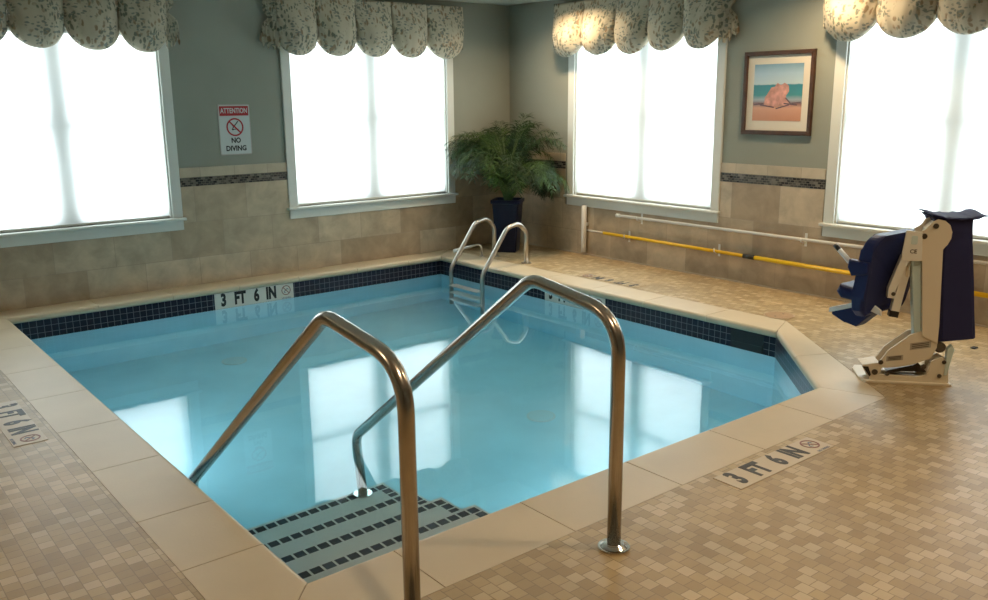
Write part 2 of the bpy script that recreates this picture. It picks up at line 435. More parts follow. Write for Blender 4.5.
# wainscot: stone tile, dark mosaic band, cap course; cut around the window surrounds
def band(name, m, z0, z1, t, rz, lo, hi, cuts):
    bm = bmesh.new(); cur = lo
    for (a, b) in cuts:
        if z1 <= 0.49:
            continue
        zt = 0.485 if z0 < 0.485 else None
        bx(bm, cur, a, -t, 0.0, z0, z1)
        if zt: bx(bm, a, b, -t, 0.0, z0, zt)
        cur = b
    bx(bm, cur, hi, -t, 0.0, z0, z1)
    return obj(name, bm, m, rz=rz, kind='structure')
cutA = [(-5.37, -3.63), (-2.65, -0.76)]; cutB = [(0.88, 2.79), (3.765, 5.55)]
n_t = 0
for rz, lo, hi, cuts in ((0, XL, 0.0, cutA), (RB, 0.012, -YF, cutB)):
    for m, z0, z1, t in ((M_WTILE, 0.0, 0.845, 0.010), (M_MOSAIC, 0.845, 0.92, 0.012), (M_WCAP, 0.92, 1.0, 0.014)):
        n_t += 1
        band('trim_%d' % n_t, m, z0, z1, t, rz, lo, hi, cuts)
bm = bmesh.new(); bx(bm, 0.0, -YF, -0.022, -0.010, 0.0, 0.012)
obj('trim_7', bm, M_WCAP, rz=RB, kind='structure')

# pool outline
IN = [(-5.10, -0.27), (-1.15, -0.27), (-1.15, -4.16), (-2.00, -5.00), (-5.10, -5.00)]      # tile face
CI = [(-5.08, -0.29), (-1.17, -0.29), (-1.17, -4.17), (-2.015, -4.98), (-5.08, -4.98)]     # coping nose
CO = [(-5.39, -0.012), (-0.87, -0.012), (-0.87, -4.05), (-1.90, -5.31), (-5.39, -5.31)]
# deck floor with the pool cut out
bm = bmesh.new()
outer = [(XL, 0.0), (0.0, 0.0), (0.0, YF), (XL, YF)]
hole = [(-5.39, 0.0), (-0.87, 0.0), (-0.87, -4.05), (-1.90, -5.31), (-5.39, -5.31)]
V = lambda p: bm.verts.new((p[0], p[1], 0.0))
o = [V(p) for p in outer]; h = [V(p) for p in hole]
bm.faces.new((o[0], h[0], h[4], o[3])); bm.faces.new((h[1], o[1], o[2], h[2]))
bm.faces.new((h[2], o[2], h[3])); bm.faces.new((h[3], o[2], o[3], h[4]))
ex = bmesh.ops.extrude_face_region(bm, geom=bm.faces[:])
bmesh.ops.translate(bm, vec=(0, 0, -0.08), verts=[v for v in ex['geom'] if isinstance(v, bmesh.types.BMVert)])
obj('floor', bm, M_FLOOR, kind='structure')

# coping stones (one ring, cut into stones with grout lines between them)
def lerp(a, b, t): return (a[0] + (b[0]-a[0])*t, a[1] + (b[1]-a[1])*t)
def shrink(pts, d):
    c = (sum(p[0] for p in pts)/len(pts), sum(p[1] for p in pts)/len(pts)); out = []
    n = len(pts)
    for i in range(n):
        p0, p, p1 = Vector(pts[i-1]), Vector(pts[i]), Vector(pts[(i+1) % n])
        a = (p - p0).normalized(); b = (p1 - p).normalized()
        na = Vector((-a.y, a.x)); nb = Vector((-b.y, b.x))
        if na.dot(Vector(c) - p) < 0: na = -na
        if nb.dot(Vector(c) - p) < 0: nb = -nb
        bis = (na + nb); out.append(tuple(p + bis * (d / max(0.3, 1 + na.dot(nb)))))
    return out
cuts = {0: [(-4.45, 0), (-3.87, 0), (-3.30, 0), (-2.735, 0), (-2.13, 0), (-1.55, 0)],
        1: [(0, -0.62), (0, -1.20), (0, -1.79), (0, -2.39), (0, -2.98), (0, -3.58)],
        2: [],
        3: [(-2.417, 0), (-2.983, 0), (-3.562, 0), (-4.171, 0), (-4.76, 0)],
        4: [(0, -4.654), (0, -4.194), (0, -3.593), (0, -3.004), (0, -2.401), (0, -1.80), (0, -1.20), (0, -0.62)]}
bm = bmesh.new()
def stone(q):
    q = shrink(q, 0.0022)
    top = [bm.verts.new((p[0], p[1], 0.0)) for p in q]; bot = [bm.verts.new((p[0], p[1], -0.052)) for p in q]
    bm.faces.new(top); bm.faces.new(bot[::-1]); fs = []
    for i in range(4): fs.append(bm.faces.new((top[i], bot[i], bot[(i+1) % 4], top[(i+1) % 4])))
    # rounded nose along the pool side (edge 0-1 of the outline)
    e1 = bm.edges.get((top[0], top[1])); e2 = bm.edges.get((bot[0], bot[1]))
    bmesh.ops.bevel(bm, geom=[e1, e2], offset=0.022, segments=5, affect='EDGES', profile=0.5)
for k in range(5):
    i0, i1 = CI[k], CI[(k+1) % 5]; o0, o1 = CO[k], CO[(k+1) % 5]
    ins = [i0]; outs = [o0]
    for c in cuts[k]:
        if k in (0, 3): ins.append((c[0], i0[1])); outs.append((c[0], o0[1]))
        else: ins.append((i0[0], c[1])); outs.append((o0[0], c[1]))
    if k == 2:
        ins.append(lerp(i0, i1, 0.5)); outs.append(lerp(o0, o1, 0.5))
    ins.append(i1); outs.append(o1)
    for j in range(len(ins) - 1):
        stone([ins[j], ins[j+1], outs[j+1], outs[j]])
obj('pool_coping', bm, M_COPE, kind='structure')
bm = bmesh.new()
for k in range(5):
    i0, i1 = shrink(CI, -0.03)[k], shrink(CI, -0.03)[(k+1) % 5]; o0, o1 = CO[k], CO[(k+1) % 5]
    prism(bm, [i0, i1, o1, o0], 'z', -0.05, -0.0035)
obj('coping_grout', bm, M_GROUT, kind='structure')

# pool basin: navy tile band at the waterline, plaster walls and floor
ZF = -1.25
def strip(bm, uvl, p0, p1, z0, z1, u0=0.0):
    a = [bm.verts.new((p0[0], p0[1], z0)), bm.verts.new((p1[0], p1[1], z0)), bm.verts.new((p1[0], p1[1], z1)), bm.verts.new((p0[0], p0[1], z1))]
    f = bm.faces.new(a); ln = (Vector(p1) - Vector(p0)).length
    for lp, uv in zip(f.loops, ((u0, z0), (u0+ln, z0), (u0+ln, z1), (u0, z1))): lp[uvl].uv = (uv[0], uv[1] + 5.0)
def ringwall(name, m, z0, z1, floor=False, off=0.0):
    bm = bmesh.new(); uvl = bm.loops.layers.uv.new('UVMap')
    O = shrink(IN, -0.12)
    for k in range(5):
        strip(bm, uvl, IN[k], IN[(k+1) % 5], z0, z1)
    for z in (z0, z1):
        for k in range(5):
            bm.faces.new([bm.verts.new((*q, z)) for q in (IN[k], IN[(k+1) % 5], O[(k+1) % 5], O[k])])
    for k in range(5):
        strip(bm, uvl, O[k], O[(k+1) % 5], z0, z1)
    if floor:
        bm.faces.new([bm.verts.new((*q, z0 + 0.0005)) for q in IN])
    return obj(name, bm, m, kind='structure')
ringwall('waterline_tiles', M_NAVYT, -0.20, -0.05)
ringwall('pool_basin', M_PLASTER, ZF, -0.20, floor=True)

# stairs in the near left corner, each nosing edged with small navy tiles
XS = -4.0
noses = [(-4.48, -0.345), (-4.22, -0.48), (-3.96, -0.615), (-3.69, -0.75)]
bm = bmesh.new()
for (yn, z) in noses:
    bx(bm, -5.10, XS, -5.0, yn, ZF, z)
stairs = obj('pool_stairs', bm, M_STEP, kind='structure')
bm = bmesh.new(); TS = 0.045; GP = 0.056
for (yn, z) in noses:
    x = -5.07
    while x + TS < XS - 0.012:
        bx(bm, x, x + TS, yn - 0.02 - TS, yn - 0.02, z - 0.002, z + 0.0012); x += GP
    xr = XS - 0.012 - TS
    for k in range(1, 3):
        bx(bm, xr, xr + TS, yn - 0.02 - TS - k*GP, yn - 0.02 - k*GP, z - 0.002, z + 0.0012)
obj('step_edge_tiles', bm, M_STRIPE, kind='structure')

# water
bm = bmesh.new(); prism(bm, shrink(IN, -0.006), 'z', ZF - 0.004, -0.187)
tag(obj('pool_water', bm, M_WATER), 'clear blue water filling the pool', 'water', kind='stuff')

# windows
def window(n, a, b, rz):
    root = thing('window_%d' % n, '', '', loc=(0, 0, 0), rz=rz, kind='structure')
    bm = bmesh.new(); cw = 0.085; t = 0.022
    bx(bm, a - cw, a, -t, 0.0, Z0, Z1 + cw, 0.004); bx(bm, b, b + cw, -t, 0.0, Z0, Z1 + cw, 0.004)
    bx(bm, a, b, -t, 0.0, Z1, Z1 + cw, 0.004)
    bx(bm, a - 0.003, a + 0.012, 0.0, 0.15, Z0, Z1); bx(bm, b - 0.012, b + 0.003, 0.0, 0.15, Z0, Z1); bx(bm, a, b, 0.0, 0.15, Z1 - 0.012, Z1 + 0.003)
    obj('casing', bm, M_TRIMW, root)
    bm = bmesh.new(); bx(bm, a - cw - 0.02, b + cw + 0.02, -0.055, 0.10, Z0 - 0.024, Z0, 0.006)
    obj('window_sill', bm, M_TRIMW, root)
    bm = bmesh.new(); bx(bm, a - cw, b + cw, -0.024, 0.0, Z0 - 0.105, Z0 - 0.024, 0.004)
    obj('apron', bm, M_TRIMW, root)
    bm = bmesh.new(); y0, y1 = 0.085, 0.122; c = (a + b) / 2
    bx(bm, c - 0.045, c + 0.045, y0, y1, Z0, Z1)
    for (p, q) in ((a, c - 0.045), (c + 0.045, b)):
        bx(bm, p, p + 0.04, y0, y1, Z0, Z1); bx(bm, q - 0.04, q, y0, y1, Z0, Z1)
        bx(bm, p, q, y0, y1, Z0, Z0 + 0.05); bx(bm, p, q, y0, y1, Z1 - 0.05, Z1); bx(bm, p, q, y0, y1, 1.345, 1.395)
    sash = obj('sash', bm, M_TRIMW, root)
    for (p, q) in ((a + 0.04, c - 0.085), (c + 0.085, b - 0.04)):
        for (s, u) in ((Z0 + 0.05, 1.345), (1.395, Z1 - 0.05)):
            bm = bmesh.new(); bx(bm, p, q, 0.100, 0.104, s, u); obj('glass_pane', bm, M_GLASS, sash)
    return root
BL = ['white sheer roller blind in the window left of the no diving sign',
      'white sheer roller blind in the window between the sign and the potted palm',
      'white sheer roller blind in the window between the palm and the framed picture',
      'white sheer roller blind in the window behind the pool lift']
for i, (a, b, rz) in enumerate(WIN):
    window(i + 1, a, b, rz)
    root = thing('roller_blind', BL[i], 'blind', loc=wpt(rz, ((a+b)/2, 0.03, Z0)), rz=rz, group='roller blinds in the windows')
    hw = (b - a)/2 - 0.014
    bm = bmesh.new()
    vs = [bm.verts.new(p) for p in ((-hw, 0, 0.012), (hw, 0, 0.012), (hw, 0, Z1 - Z0 - 0.05), (-hw, 0, Z1 - Z0 - 0.05))]
    bm.faces.new(vs); obj('blind_fabric', bm, M_BLIND, root)
    bm = bmesh.new(); bx(bm, -hw, hw, -0.006, 0.006, 0.002, 0.022, 0.002); obj('hem_bar', bm, M_TRIMW, root)
    bm = bmesh.new(); cyl(bm, (-hw, 0.0, Z1 - Z0 - 0.04), (1, 0, 0), 0.022, 2*hw); obj('roller', bm, M_TRIMW, root)

# ---------------------------------------------------------------- valances
def scallop(a, b, top, low, notch, D, seed):
    rnd = random.Random(seed); bm = bmesh.new(); nu, nv = 22, 20; rows = []
    ph = rnd.random() * 6; w_ = b - a; lowj = low + rnd.uniform(-0.008, 0.008); sk = rnd.uniform(-0.06, 0.06)
    for j in range(nv + 7):
        row = []
        for i in range(nu + 1):
            u = i / nu; c = 2*u - 1; ce = min(1, abs(c + sk * (1 - c*c)))
            zb = lowj + (notch - lowj) * (1 - math.sqrt(max(0.0, 1 - ce**2.1)))
            prof = 1 - abs(c)**2.6
            if j <= nv:
                v = j / nv
                z = top + (zb - top) * v
                y = -D - 0.105 * sin(pi * min(1, v**1.4) * 0.86) * (0.15 + prof) - 0.010 * sin(c*7 + ph) * v * (1 - v*0.4)
                y -= 0.012 * sin(22 * abs(c) * v + ph) * v * abs(c)
            else:
                k = (j - nv) / 7
                an = k * pi * 0.9
                z = zb + 0.012 * (1 - cos(an)) - 0.022 * sin(an) * (0.3 + prof)
                y = -D - 0.105 * sin(pi*0.86) * (0.15 + prof) + 0.07 * k - 0.010 * sin(c*7 + ph) * 0.6
            x = a + w_ * u + 0.006 * sin(v * 4 + ph if j <= nv else ph)
            row.append(bm.verts.new((x, min(y, -0.02), z)))
        rows.append(row)
    for j in range(len(rows) - 1):
        for i in range(nu): bm.faces.new((rows[j][i], rows[j][i+1], rows[j+1][i+1], rows[j+1][i]))
    return bm

def ruffle(x, side, top, low, D):
    """gathered tail at the side return: zig-zag folds narrowing at the knot"""
    bm = bmesh.new(); nv = 26; nf = 14; rows = []
    for j in range(nv + 1):
        v = j / nv; z = top + (low - top) * v
        pin = 1 - 0.45 * math.exp(-((v - 0.45) / 0.10)**2)
        wd = (0.10 + 0.05 * v) * pin; row = []
        for i in range(nf + 1):
            u = i / nf
            xx = x + side * (wd * u) + 0.004 * sin(9*v + i)
            yy = -0.03 - (D - 0.01) * (1 - u) * 0.9 - 0.014 * sin(i * 2.2 + 5 * v) * pin
            zz = z + (0.05 * u - 0.03 * sin(i * 1.7)) * v * v
            row.append(bm.verts.new((xx, min(yy, -0.02), zz)))
        rows.append(row)
    for j in range(nv):
        for i in range(nf): bm.faces.new((rows[j][i], rows[j][i+1], rows[j+1][i+1], rows[j+1][i]))
    return bm

VAL = [([-5.58, -5.19, -4.80, -4.42, -4.03, -3.66], 0, (0, 1), 'floral scalloped valance over the window left of the no diving sign'),
       ([-2.71, -2.33, -1.93, -1.54, -1.14, -0.70], 0, (1, 0), 'floral scalloped valance over the window between the sign and the palm'),
       ([0.80, 1.21, 1.63, 2.02, 2.41, 2.79], RB, (0, 1), 'floral scalloped valance between the palm and the framed picture, lit warmly on its left'),
       ([3.71, 4.12, 4.54, 4.95, 5.36, 5.66], RB, (0, 1), 'floral scalloped valance over the window behind the pool lift')]
for vi, (bd, rz, ends, lab) in enumerate(VAL):
    cx = (bd[0] + bd[-1]) / 2; top = 2.44; D = 0.10
    root = thing('window_valance', lab, 'valance', loc=wpt(rz, (cx, 0, 1.95)), rz=rz, group='floral valances above the windows')
    bm = bmesh.new(); bx(bm, bd[0] - cx + 0.01, bd[-1] - cx - 0.01, -D + 0.005, 0.0, top - 0.02 - 1.95, top - 1.95)
    obj('mounting_board', bm, M_TRIMW, root)
    for k in range(5):
        bm = scallop(bd[k] - cx, bd[k+1] - cx, top - 1.95, 0.0, 0.165, D, vi*10 + k)
        o = obj('scallop', bm, M_FAB, root, smooth=True)
        md = o.modifiers.new('thickness', 'SOLIDIFY'); md.thickness = 0.003
    for s, (xe, on) in enumerate(((bd[0] - cx, ends[0]), (bd[-1] - cx, ends[1]))):
        if on:
            bm = ruffle(xe + (0.02 if s == 0 else -0.02), (-1, 1)[s], top - 1.95, 0.03, D)
            o = obj('ruffled_tail', bm, M_FAB, root, smooth=True)
            md = o.modifiers.new('thickness', 'SOLIDIFY'); md.thickness = 0.003
        else:
            bm = bmesh.new(); bx(bm, xe - 0.004, xe + 0.004, -D, -0.002, 0.08, top - 1.95 - 0.022); obj('side_return', bm, M_FAB, root)

# ---------------------------------------------------------------- depth markers
def marker(name, label, origin, ex, ey, en, L_, Hh, tile_m, group, th=0.003):
    """plate centre at origin; ex = reading direction, ey = up of letters, en = normal"""
    root = thing(name, label, 'sign', loc=(0, 0, 0), group=group)
    R = Matrix((Vector(ex), Vector(ey), Vector(en))).transposed().to_4x4(); R.translation = Vector(origin)
    root.matrix_world = R
    bm = bmesh.new(); bx(bm, -L_/2, L_/2, -Hh/2, Hh/2, -0.004, th, 0.0008, 1)
    obj('tile_plate', bm, tile_m, root)
    s = L_ / 0.73
    lh = 0.145 if Hh > 0.13 else 0.142
    bm = bmesh.new()
    for txt, xc in (('3', -0.287), ('FT', -0.139), ('6', 0.012), ('IN', 0.150)):
        t = text_bm(txt, lh * Hh / 0.138, 0.66, 0.0074, 0.0007)
        move(t, (xc * s, 0.004, th + 0.0002)); obj('lettering', t, M_INK, root)
    bm.free()
    bm = bmesh.new(); c = (0.293 * s, 0.012)
    ring(bm, c, 0.037, 0.044, th, th + 0.0016)
    r = bmesh.new(); bx(r, -0.038, 0.038, -0.0035, 0.0035, th, th + 0.0016); move(r, (c[0], c[1], 0), Matrix.Rotation(radians(-45), 4, 'Z')); join(bm, r)
    obj('no_diving_symbol', bm, M_REDPALE, root)
    bm = bmesh.new()
    for (x0, y0, x1, y1) in ((-0.020, -0.012, 0.012, 0.016), (0.012, 0.016, 0.022, 0.004), (-0.022, -0.014, -0.006, -0.022)):
        d = Vector((x1-x0, y1-y0)); r = bmesh.new(); bx(r, 0, d.length, -0.003, 0.003, th, th + 0.0012)
        move(r, (c[0]+x0, c[1]+y0, 0), Matrix.Rotation(math.atan2(d.y, d.x), 4, 'Z')); join(bm, r)
    obj('diver_figure', bm, M_BLUEINK, root); bm = bmesh.new()
    t = text_bm('NO DIVING', 0.020, 0.85, 0.0004, 0.0006); move(t, (c[0], -Hh/2 + 0.012, th)); join(bm, t)
    obj('small_lettering', bm, M_BLUEINK, root)
    return root
GM = 'depth marker tiles around the pool'
marker('depth_marker', 'white 3 FT 6 IN waterline tile set in the far left pool wall', (-3.155, -0.27, -0.122), (1, 0, 0), (0, 0, 1), (0, -1, 0), 0.73, 0.138, M_MARK, GM)
marker('depth_marker', 'white 3 FT 6 IN waterline tile in the right pool wall behind the grab rail', (-1.15, -2.20, -0.122), (0, -1, 0), (0, 0, 1), (-1, 0, 0), 0.73, 0.138, M_MARK, GM)
marker('depth_marker', '3 FT 6 IN deck tile on the near edge, right of the grab rail base', (-3.065, -5.42, 0.0), (1, 0, 0), (0, 1, 0), (0, 0, 1), 0.70, 0.14, M_MARKD, GM)
marker('depth_marker', '3 FT 6 IN deck tile at the left edge of the photo beside the coping', (-5.515, -2.71, 0.0), (0, -1, 0), (1, 0, 0), (0, 0, 1), 0.72, 0.148, M_MARKD, GM)
marker('depth_marker', '3 FT 6 IN deck tile on the far right deck below the yellow pole', (-0.775, -2.27, 0.0), (0, 1, 0), (-1, 0, 0), (0, 0, 1), 0.68, 0.13, M_FLOOR, GM)

# ---------------------------------------------------------------- grab rails
def grab_rail(x, label):
    root = thing('grab_rail', label, 'rail', loc=(x, -5.48, 0), group='curved steel grab rails at the pool stairs')
    P = [(0, 0, -0.03), (0, 0, 0.84), (0, 0.44, 0.900), (0, 1.79, -0.125), (0, 1.745, -0.749)]
    bm = bmesh.new(); tube(bm, fillet(P, [0.17, 0.13, 0.09], 12), 0.0245, 24)
    obj('rail_tube', bm, M_STEEL, root, smooth=True)
    bm = bmesh.new(); cyl(bm, (0, 0, 0.0), (0, 0, 1), 0.057, 0.008, 40, 0.002); cyl(bm, (0, 0, 0.008), (0, 0, 1), 0.050, 0.012, 40, 0.003, r2=0.034)
    obj('deck_flange', bm, M_STEELP, root)
    bm = bmesh.new(); cyl(bm, (0, 1.745, -0.7495), (0, 0, 1), 0.048, 0.014, 40, 0.002)
    obj('step_flange', bm, M_STEELP, root)
    return root
grab_rail(-4.15, 'curved steel grab rail on the right side of the pool stairs')
grab_rail(-5.00, 'curved steel grab rail on the left side of the pool stairs')

# pool ladder
root = thing('pool_ladder', 'steel pool ladder with looped handrails in the far corner by the palm', 'ladder', loc=(-0.775, -0.915, 0))
for dy in (-0.243, 0.243):
    P = [(0, dy, -0.03), (-0.005, dy, 0.31), (-0.10, dy, 0.395), (-0.24, dy, 0.365), (-0.545, dy, -0.05), (-0.545, dy, -1.05)]
    bm = bmesh.new(); tube(bm, fillet(P, [0.10, 0.09, 0.13, 0.16], 10), 0.021, 20)
    hr = obj('handrail', bm, M_STEELL, root, smooth=True)
    bm = bmesh.new(); cyl(bm, (0, dy, 0), (0, 0, 1), 0.05, 0.010, 32, 0.003); obj('flange', bm, M_STEELL, hr)
for z in (-0.27, -0.54, -0.81):
    bm = bmesh.new(); bx(bm, -0.60, -0.50, -0.225, 0.225, z - 0.03, z, 0.006); obj('tread', bm, M_WHITE, root)

# small bent handle beside the ladder
root = thing('bent_steel_hook', 'small bent steel rail with white tip beside the ladder, near the plant', 'rail', loc=(-0.88, -0.60, 0))
bm = bmesh.new(); tube(bm, fillet([(0, 0, 0), (0, 0, 0.135), (-0.22, 0.09, 0.085)], [0.05], 8), 0.011, 14); obj('bent_tube', bm, M_STEELL, root, smooth=True)
bm = bmesh.new(); tube(bm, [(-0.20, 0.082, 0.09), (-0.27, 0.11, 0.074)], 0.017, 14); obj('white_tip', bm, M_WHITE, root, smooth=True)
bm = bmesh.new(); cyl(bm, (0, 0, 0), (0, 0, 1), 0.026, 0.012, 24, 0.003); obj('base_ring', bm, M_STEELL, root)

# ---------------------------------------------------------------- pole rack on the right wall
def wall_pole(name, label, s0, s1, z, parts, tilt):
    root = thing(name, label, 'pole', loc=wpt(RB, (s0, -0.055, z)), rz=RB)
    root.rotation_euler = (0, tilt, RB)
    for (nm, a, b, r, m, lb) in parts:
        bm = bmesh.new(); cyl(bm, (a - s0, 0, 0), (1, 0, 0), r, b - a, 18, r*0.12)
        o = obj(nm, bm, m, root, smooth=False)
        for p in o.data.polygons: p.use_smooth = len(p.vertices) == 4
        if lb: o['label'] = lb
    return root
wall_pole('cleaning_pole', 'yellow telescopic pool pole with black lock on wall hooks', 1.26, 5.10, 0.258,
          [('inner_section', 1.26, 1.50, 0.010, M_PVC, 'white inner section'), ('front_section', 1.48, 3.17, 0.0145, M_YEL, None),
           ('twist_lock', 3.10, 3.21, 0.021, M_BLK, 'black twist lock'), ('rear_section', 3.16, 5.10, 0.0175, M_YEL, None)], 0.008)
wall_pole('pvc_pole', 'long thin white pole hung on hooks above the yellow pole', 1.66, 6.4, 0.445,
          [('pole_tube', 1.66, 6.4, 0.0135, M_PVC, None), ('end_cap', 1.645, 1.69, 0.018, M_WHITE, None)], 0.0)
HK = [(1.93, 0.445, 'white wall hook holding the white pole, nearest the palm'), (3.64, 0.445, 'white wall hook holding the white pole, left of the pool lift'),
      (1.78, 0.258, 'white wall hook holding the yellow pole, nearest the palm'), (2.82, 0.258, 'white wall hook holding the yellow pole, left of its black lock'),
      ]
for (s, z, lb) in HK:
    root = thing('wall_hook', lb, 'hook', loc=wpt(RB, (s, -0.012, z)), rz=RB, group='white hooks under the wall poles')
    bm = bmesh.new(); bx(bm, -0.011, 0.011, 0, 0.004, -0.06, 0.045, 0.001); obj('back_plate', bm, M_WHITE, root)
    bm = bmesh.new()
    tube(bm, fillet([(0, 0.0, -0.030), (0, -0.043, -0.0265), (0, -0.072, -0.015), (0, -0.074, 0.018)], [0.01, 0.012], 6), 0.005, 10)
    obj('hook_arm', bm, M_WHITE, root, smooth=True)
root = thing('vertical_pvc_pipe', 'thick white vertical pipe on the wall just right of the palm', 'pipe', loc=wpt(RB, (1.20, -0.045, 0.0)), rz=RB)
bm = bmesh.new(); tube(bm, fillet([(0.0, 0, 0.50), (0.0, 0, 0.10), (0.012, -0.012, 0.03)], [0.1], 6), 0.026, 20); obj('pipe', bm, M_PVC, root, smooth=True)
bm = bmesh.new(); bx(bm, -0.034, 0.034, 0.004, 0.034, 0.30, 0.33, 0.003); obj('pipe_clip', bm, M_WHITE, root)

# ---------------------------------------------------------------- no diving sign
root = thing('no_diving_sign', 'white attention no diving sign with red header on the green wall', 'sign', loc=(-3.114, -0.004, 1.304))
bm = bmesh.new(); R90 = Matrix.Rotation(pi/2, 4, 'X')
def rrect(w_, h_, r, n=5):
    out = []
    for (cx, cy, a0) in ((w_/2-r, h_/2-r, 0), (-w_/2+r, h_/2-r, 90), (-w_/2+r, -h_/2+r, 180), (w_/2-r, -h_/2+r, 270)):
        for k in range(n+1):
            a = radians(a0 + 90*k/n); out.append((cx + r*cos(a), cy + r*sin(a)))
    return out
prism(bm, rrect(0.288, 0.43, 0.014), 'z', -0.004, 0.0); move(bm, (0, 0, 0), R90); obj('plate', bm, M_SIGNB, root)
bm = bmesh.new(); prism(bm, rrect(0.272, 0.414, 0.010), 'z', 0.0, 0.0010); move(bm, (0, 0, 0), R90); obj('white_face', bm, M_SIGN, root)
bm = bmesh.new(); prism(bm, [(-0.130, 0.118), (0.130, 0.118), (0.130, 0.200), (-0.130, 0.200)], 'z', 0.001, 0.0018); move(bm, (0, 0, 0), R90); obj('red_header', bm, M_RED, root)
bm = text_bm('ATTENTION', 0.060, 0.72, 0.0010, 0.0004); move(bm, (0, 0.159, 0.0024)); move(bm, (0, 0, 0), R90); obj('header_lettering', bm, M_SIGN, root)
bm = text_bm('NO', 0.060, 0.90, 0.0022, 0.0004); move(bm, (0.002, -0.092, 0.0015))
t = text_bm('DIVING', 0.060, 0.92, 0.0022, 0.0004); move(t, (0, -0.160, 0.0015)); join(bm, t); move(bm, (0, 0, 0), R90)
obj('lettering', bm, M_INK, root)
bm = bmesh.new(); ring(bm, (0, 0.022), 0.064, 0.077, 0.001, 0.0030)
r = bmesh.new(); bx(r, -0.066, 0.066, -0.0065, 0.0065, 0.001, 0.0030); move(r, (0, 0.022, 0), Matrix.Rotation(radians(-45), 4, 'Z')); join(bm, r)
move(bm, (0, 0, 0), R90); obj('prohibition_ring', bm, M_RED, root)
bm = bmesh.new()
for (x0, y0, x1, y1, t_) in ((-0.012, 0.002, 0.030, 0.050, 0.008), (-0.012, 0.002, -0.030, 0.026, 0.006), (-0.012, 0.002, -0.022, -0.012, 0.007), (-0.030, -0.018, 0.030, -0.018, 0.006)):
    d = Vector((x1-x0, y1-y0)); r = bmesh.new(); bx(r, 0, d.length, -t_/2, t_/2, 0.001, 0.0022)
    move(r, (x0, 0.022+y0, 0), Matrix.Rotation(math.atan2(d.y, d.x), 4, 'Z')); join(bm, r)
cyl(bm, (-0.020, 0.002, 0.001), (0, 0, 1), 0.007, 0.0012, 14)
move(bm, (0, 0, 0), R90); obj('diver_figure', bm, M_INK, root)

# ---------------------------------------------------------------- framed picture
root = thing('framed_picture', 'framed beach print with cream mat and dark wood frame', 'picture', loc=wpt(RB, (3.302, -0.002, 1.57)), rz=RB)
W_, H_ = 0.632, 0.650; fw = 0.034
bm = bmesh.new()
for pts in ([(-W_/2, -H_/2), (W_/2, -H_/2), (W_/2-fw, -H_/2+fw), (-W_/2+fw, -H_/2+fw)], [(W_/2, -H_/2), (W_/2, H_/2), (W_/2-fw, H_/2-fw), (W_/2-fw, -H_/2+fw)],
            [(W_/2, H_/2), (-W_/2, H_/2), (-W_/2+fw, H_/2-fw), (W_/2-fw, H_/2-fw)], [(-W_/2, H_/2), (-W_/2, -H_/2), (-W_/2+fw, -H_/2+fw), (-W_/2+fw, H_/2-fw)]):
    prism(bm, pts, 'y', -0.028, 0.0, 0.005)
obj('frame', bm, M_WOOD, root)
bm = bmesh.new(); bx(bm, -W_/2+fw, W_/2-fw, -0.010, -0.004, -H_/2+fw, H_/2-fw); obj('mat_board', bm, M_MATB, root)
bm = bmesh.new(); bx(bm, -0.222, 0.218, -0.0115, -0.010, -0.215, 0.225); pr = obj('beach_print', bm, m_print(), root)
bm = bmesh.new()   # pink shell shape and washed-up twigs printed on the sheet
shell = [(x_*1.08 - 0.005, z_*1.2 - 0.01) for x_, z_ in [(-0.105, -0.075), (-0.10, -0.02), (-0.075, 0.01), (-0.05, 0.045), (-0.02, 0.05), (0.0, 0.075), (0.03, 0.06), (0.06, 0.075), (0.095, 0.055), (0.10, 0.02), (0.075, -0.01), (0.09, -0.04), (0.14, -0.07), (0.10, -0.085), (0.04, -0.065), (-0.02, -0.08)]]
prism(bm, shell, 'y', -0.0121, -0.0114)
obj('pink_shell', bm, mat('pink_shell', (0.55, 0.27, 0.22), 0.5, noise=0.35, nscale=22), pr)
bm = bmesh.new()
for (x, z, a, l) in ((-0.17, -0.085, 0.1, 0.09), (-0.09, -0.10, -0.15, 0.13), (0.05, -0.105, 0.25, 0.12), (0.12, -0.085, -0.1, 0.12), (0.10, -0.06, -0.75, 0.07), (0.17, -0.075, 0.1, 0.08)):
    r = bmesh.new(); bx(r, -l/2, l/2, -0.0124, -0.0118, -0.005, 0.005); move(r, (0, 0, 0), Matrix.Rotation(-a, 4, 'Y')); move(r, (x, 0, z)); join(bm, r)
obj('driftwood', bm, mat('driftwood_print', (0.12, 0.07, 0.08), 0.5), pr)

# ---------------------------------------------------------------- potted palm
PX, PY = -0.455, -0.50
root = thing('potted_palm', 'bushy green palm in a tall navy square pot in the room corner', 'plant', loc=(PX, PY, 0))
rot45 = Matrix.Rotation(radians(38), 4, 'Z')
bm = bmesh.new(); nseg = 4; prof = [(0.100, 0.0), (0.105, 0.02), (0.135, 0.50), (0.150, 0.505), (0.150, 0.54), (0.132, 0.54), (0.128, 0.47)]
rings_ = []
for (h, z) in prof:
    rings_.append([bm.verts.new(rot45 @ Vector((sx*h, sy*h, z))) for sx, sy in ((1, 1), (-1, 1), (-1, -1), (1, -1))])
for a, b in zip(rings_, rings_[1:]):
    for k in range(4): bm.faces.new((a[k], a[(k+1) % 4], b[(k+1) % 4], b[k]))
bm.faces.new(rings_[0][::-1]); bm.faces.new(rings_[-1])
bmesh.ops.bevel(bm, geom=[e for e in bm.edges if abs(e.verts[0].co.z - e.verts[1].co.z) > 0.02], offset=0.012, segments=3, affect='EDGES')
obj('pot', bm, M_POT, root)
bm = bmesh.new(); bx(bm, -0.127, 0.127, -0.127, 0.127, 0.47, 0.505); move(bm, (0, 0, 0), rot45); obj('soil', bm, M_SOIL, root)
rnd = random.Random(3)
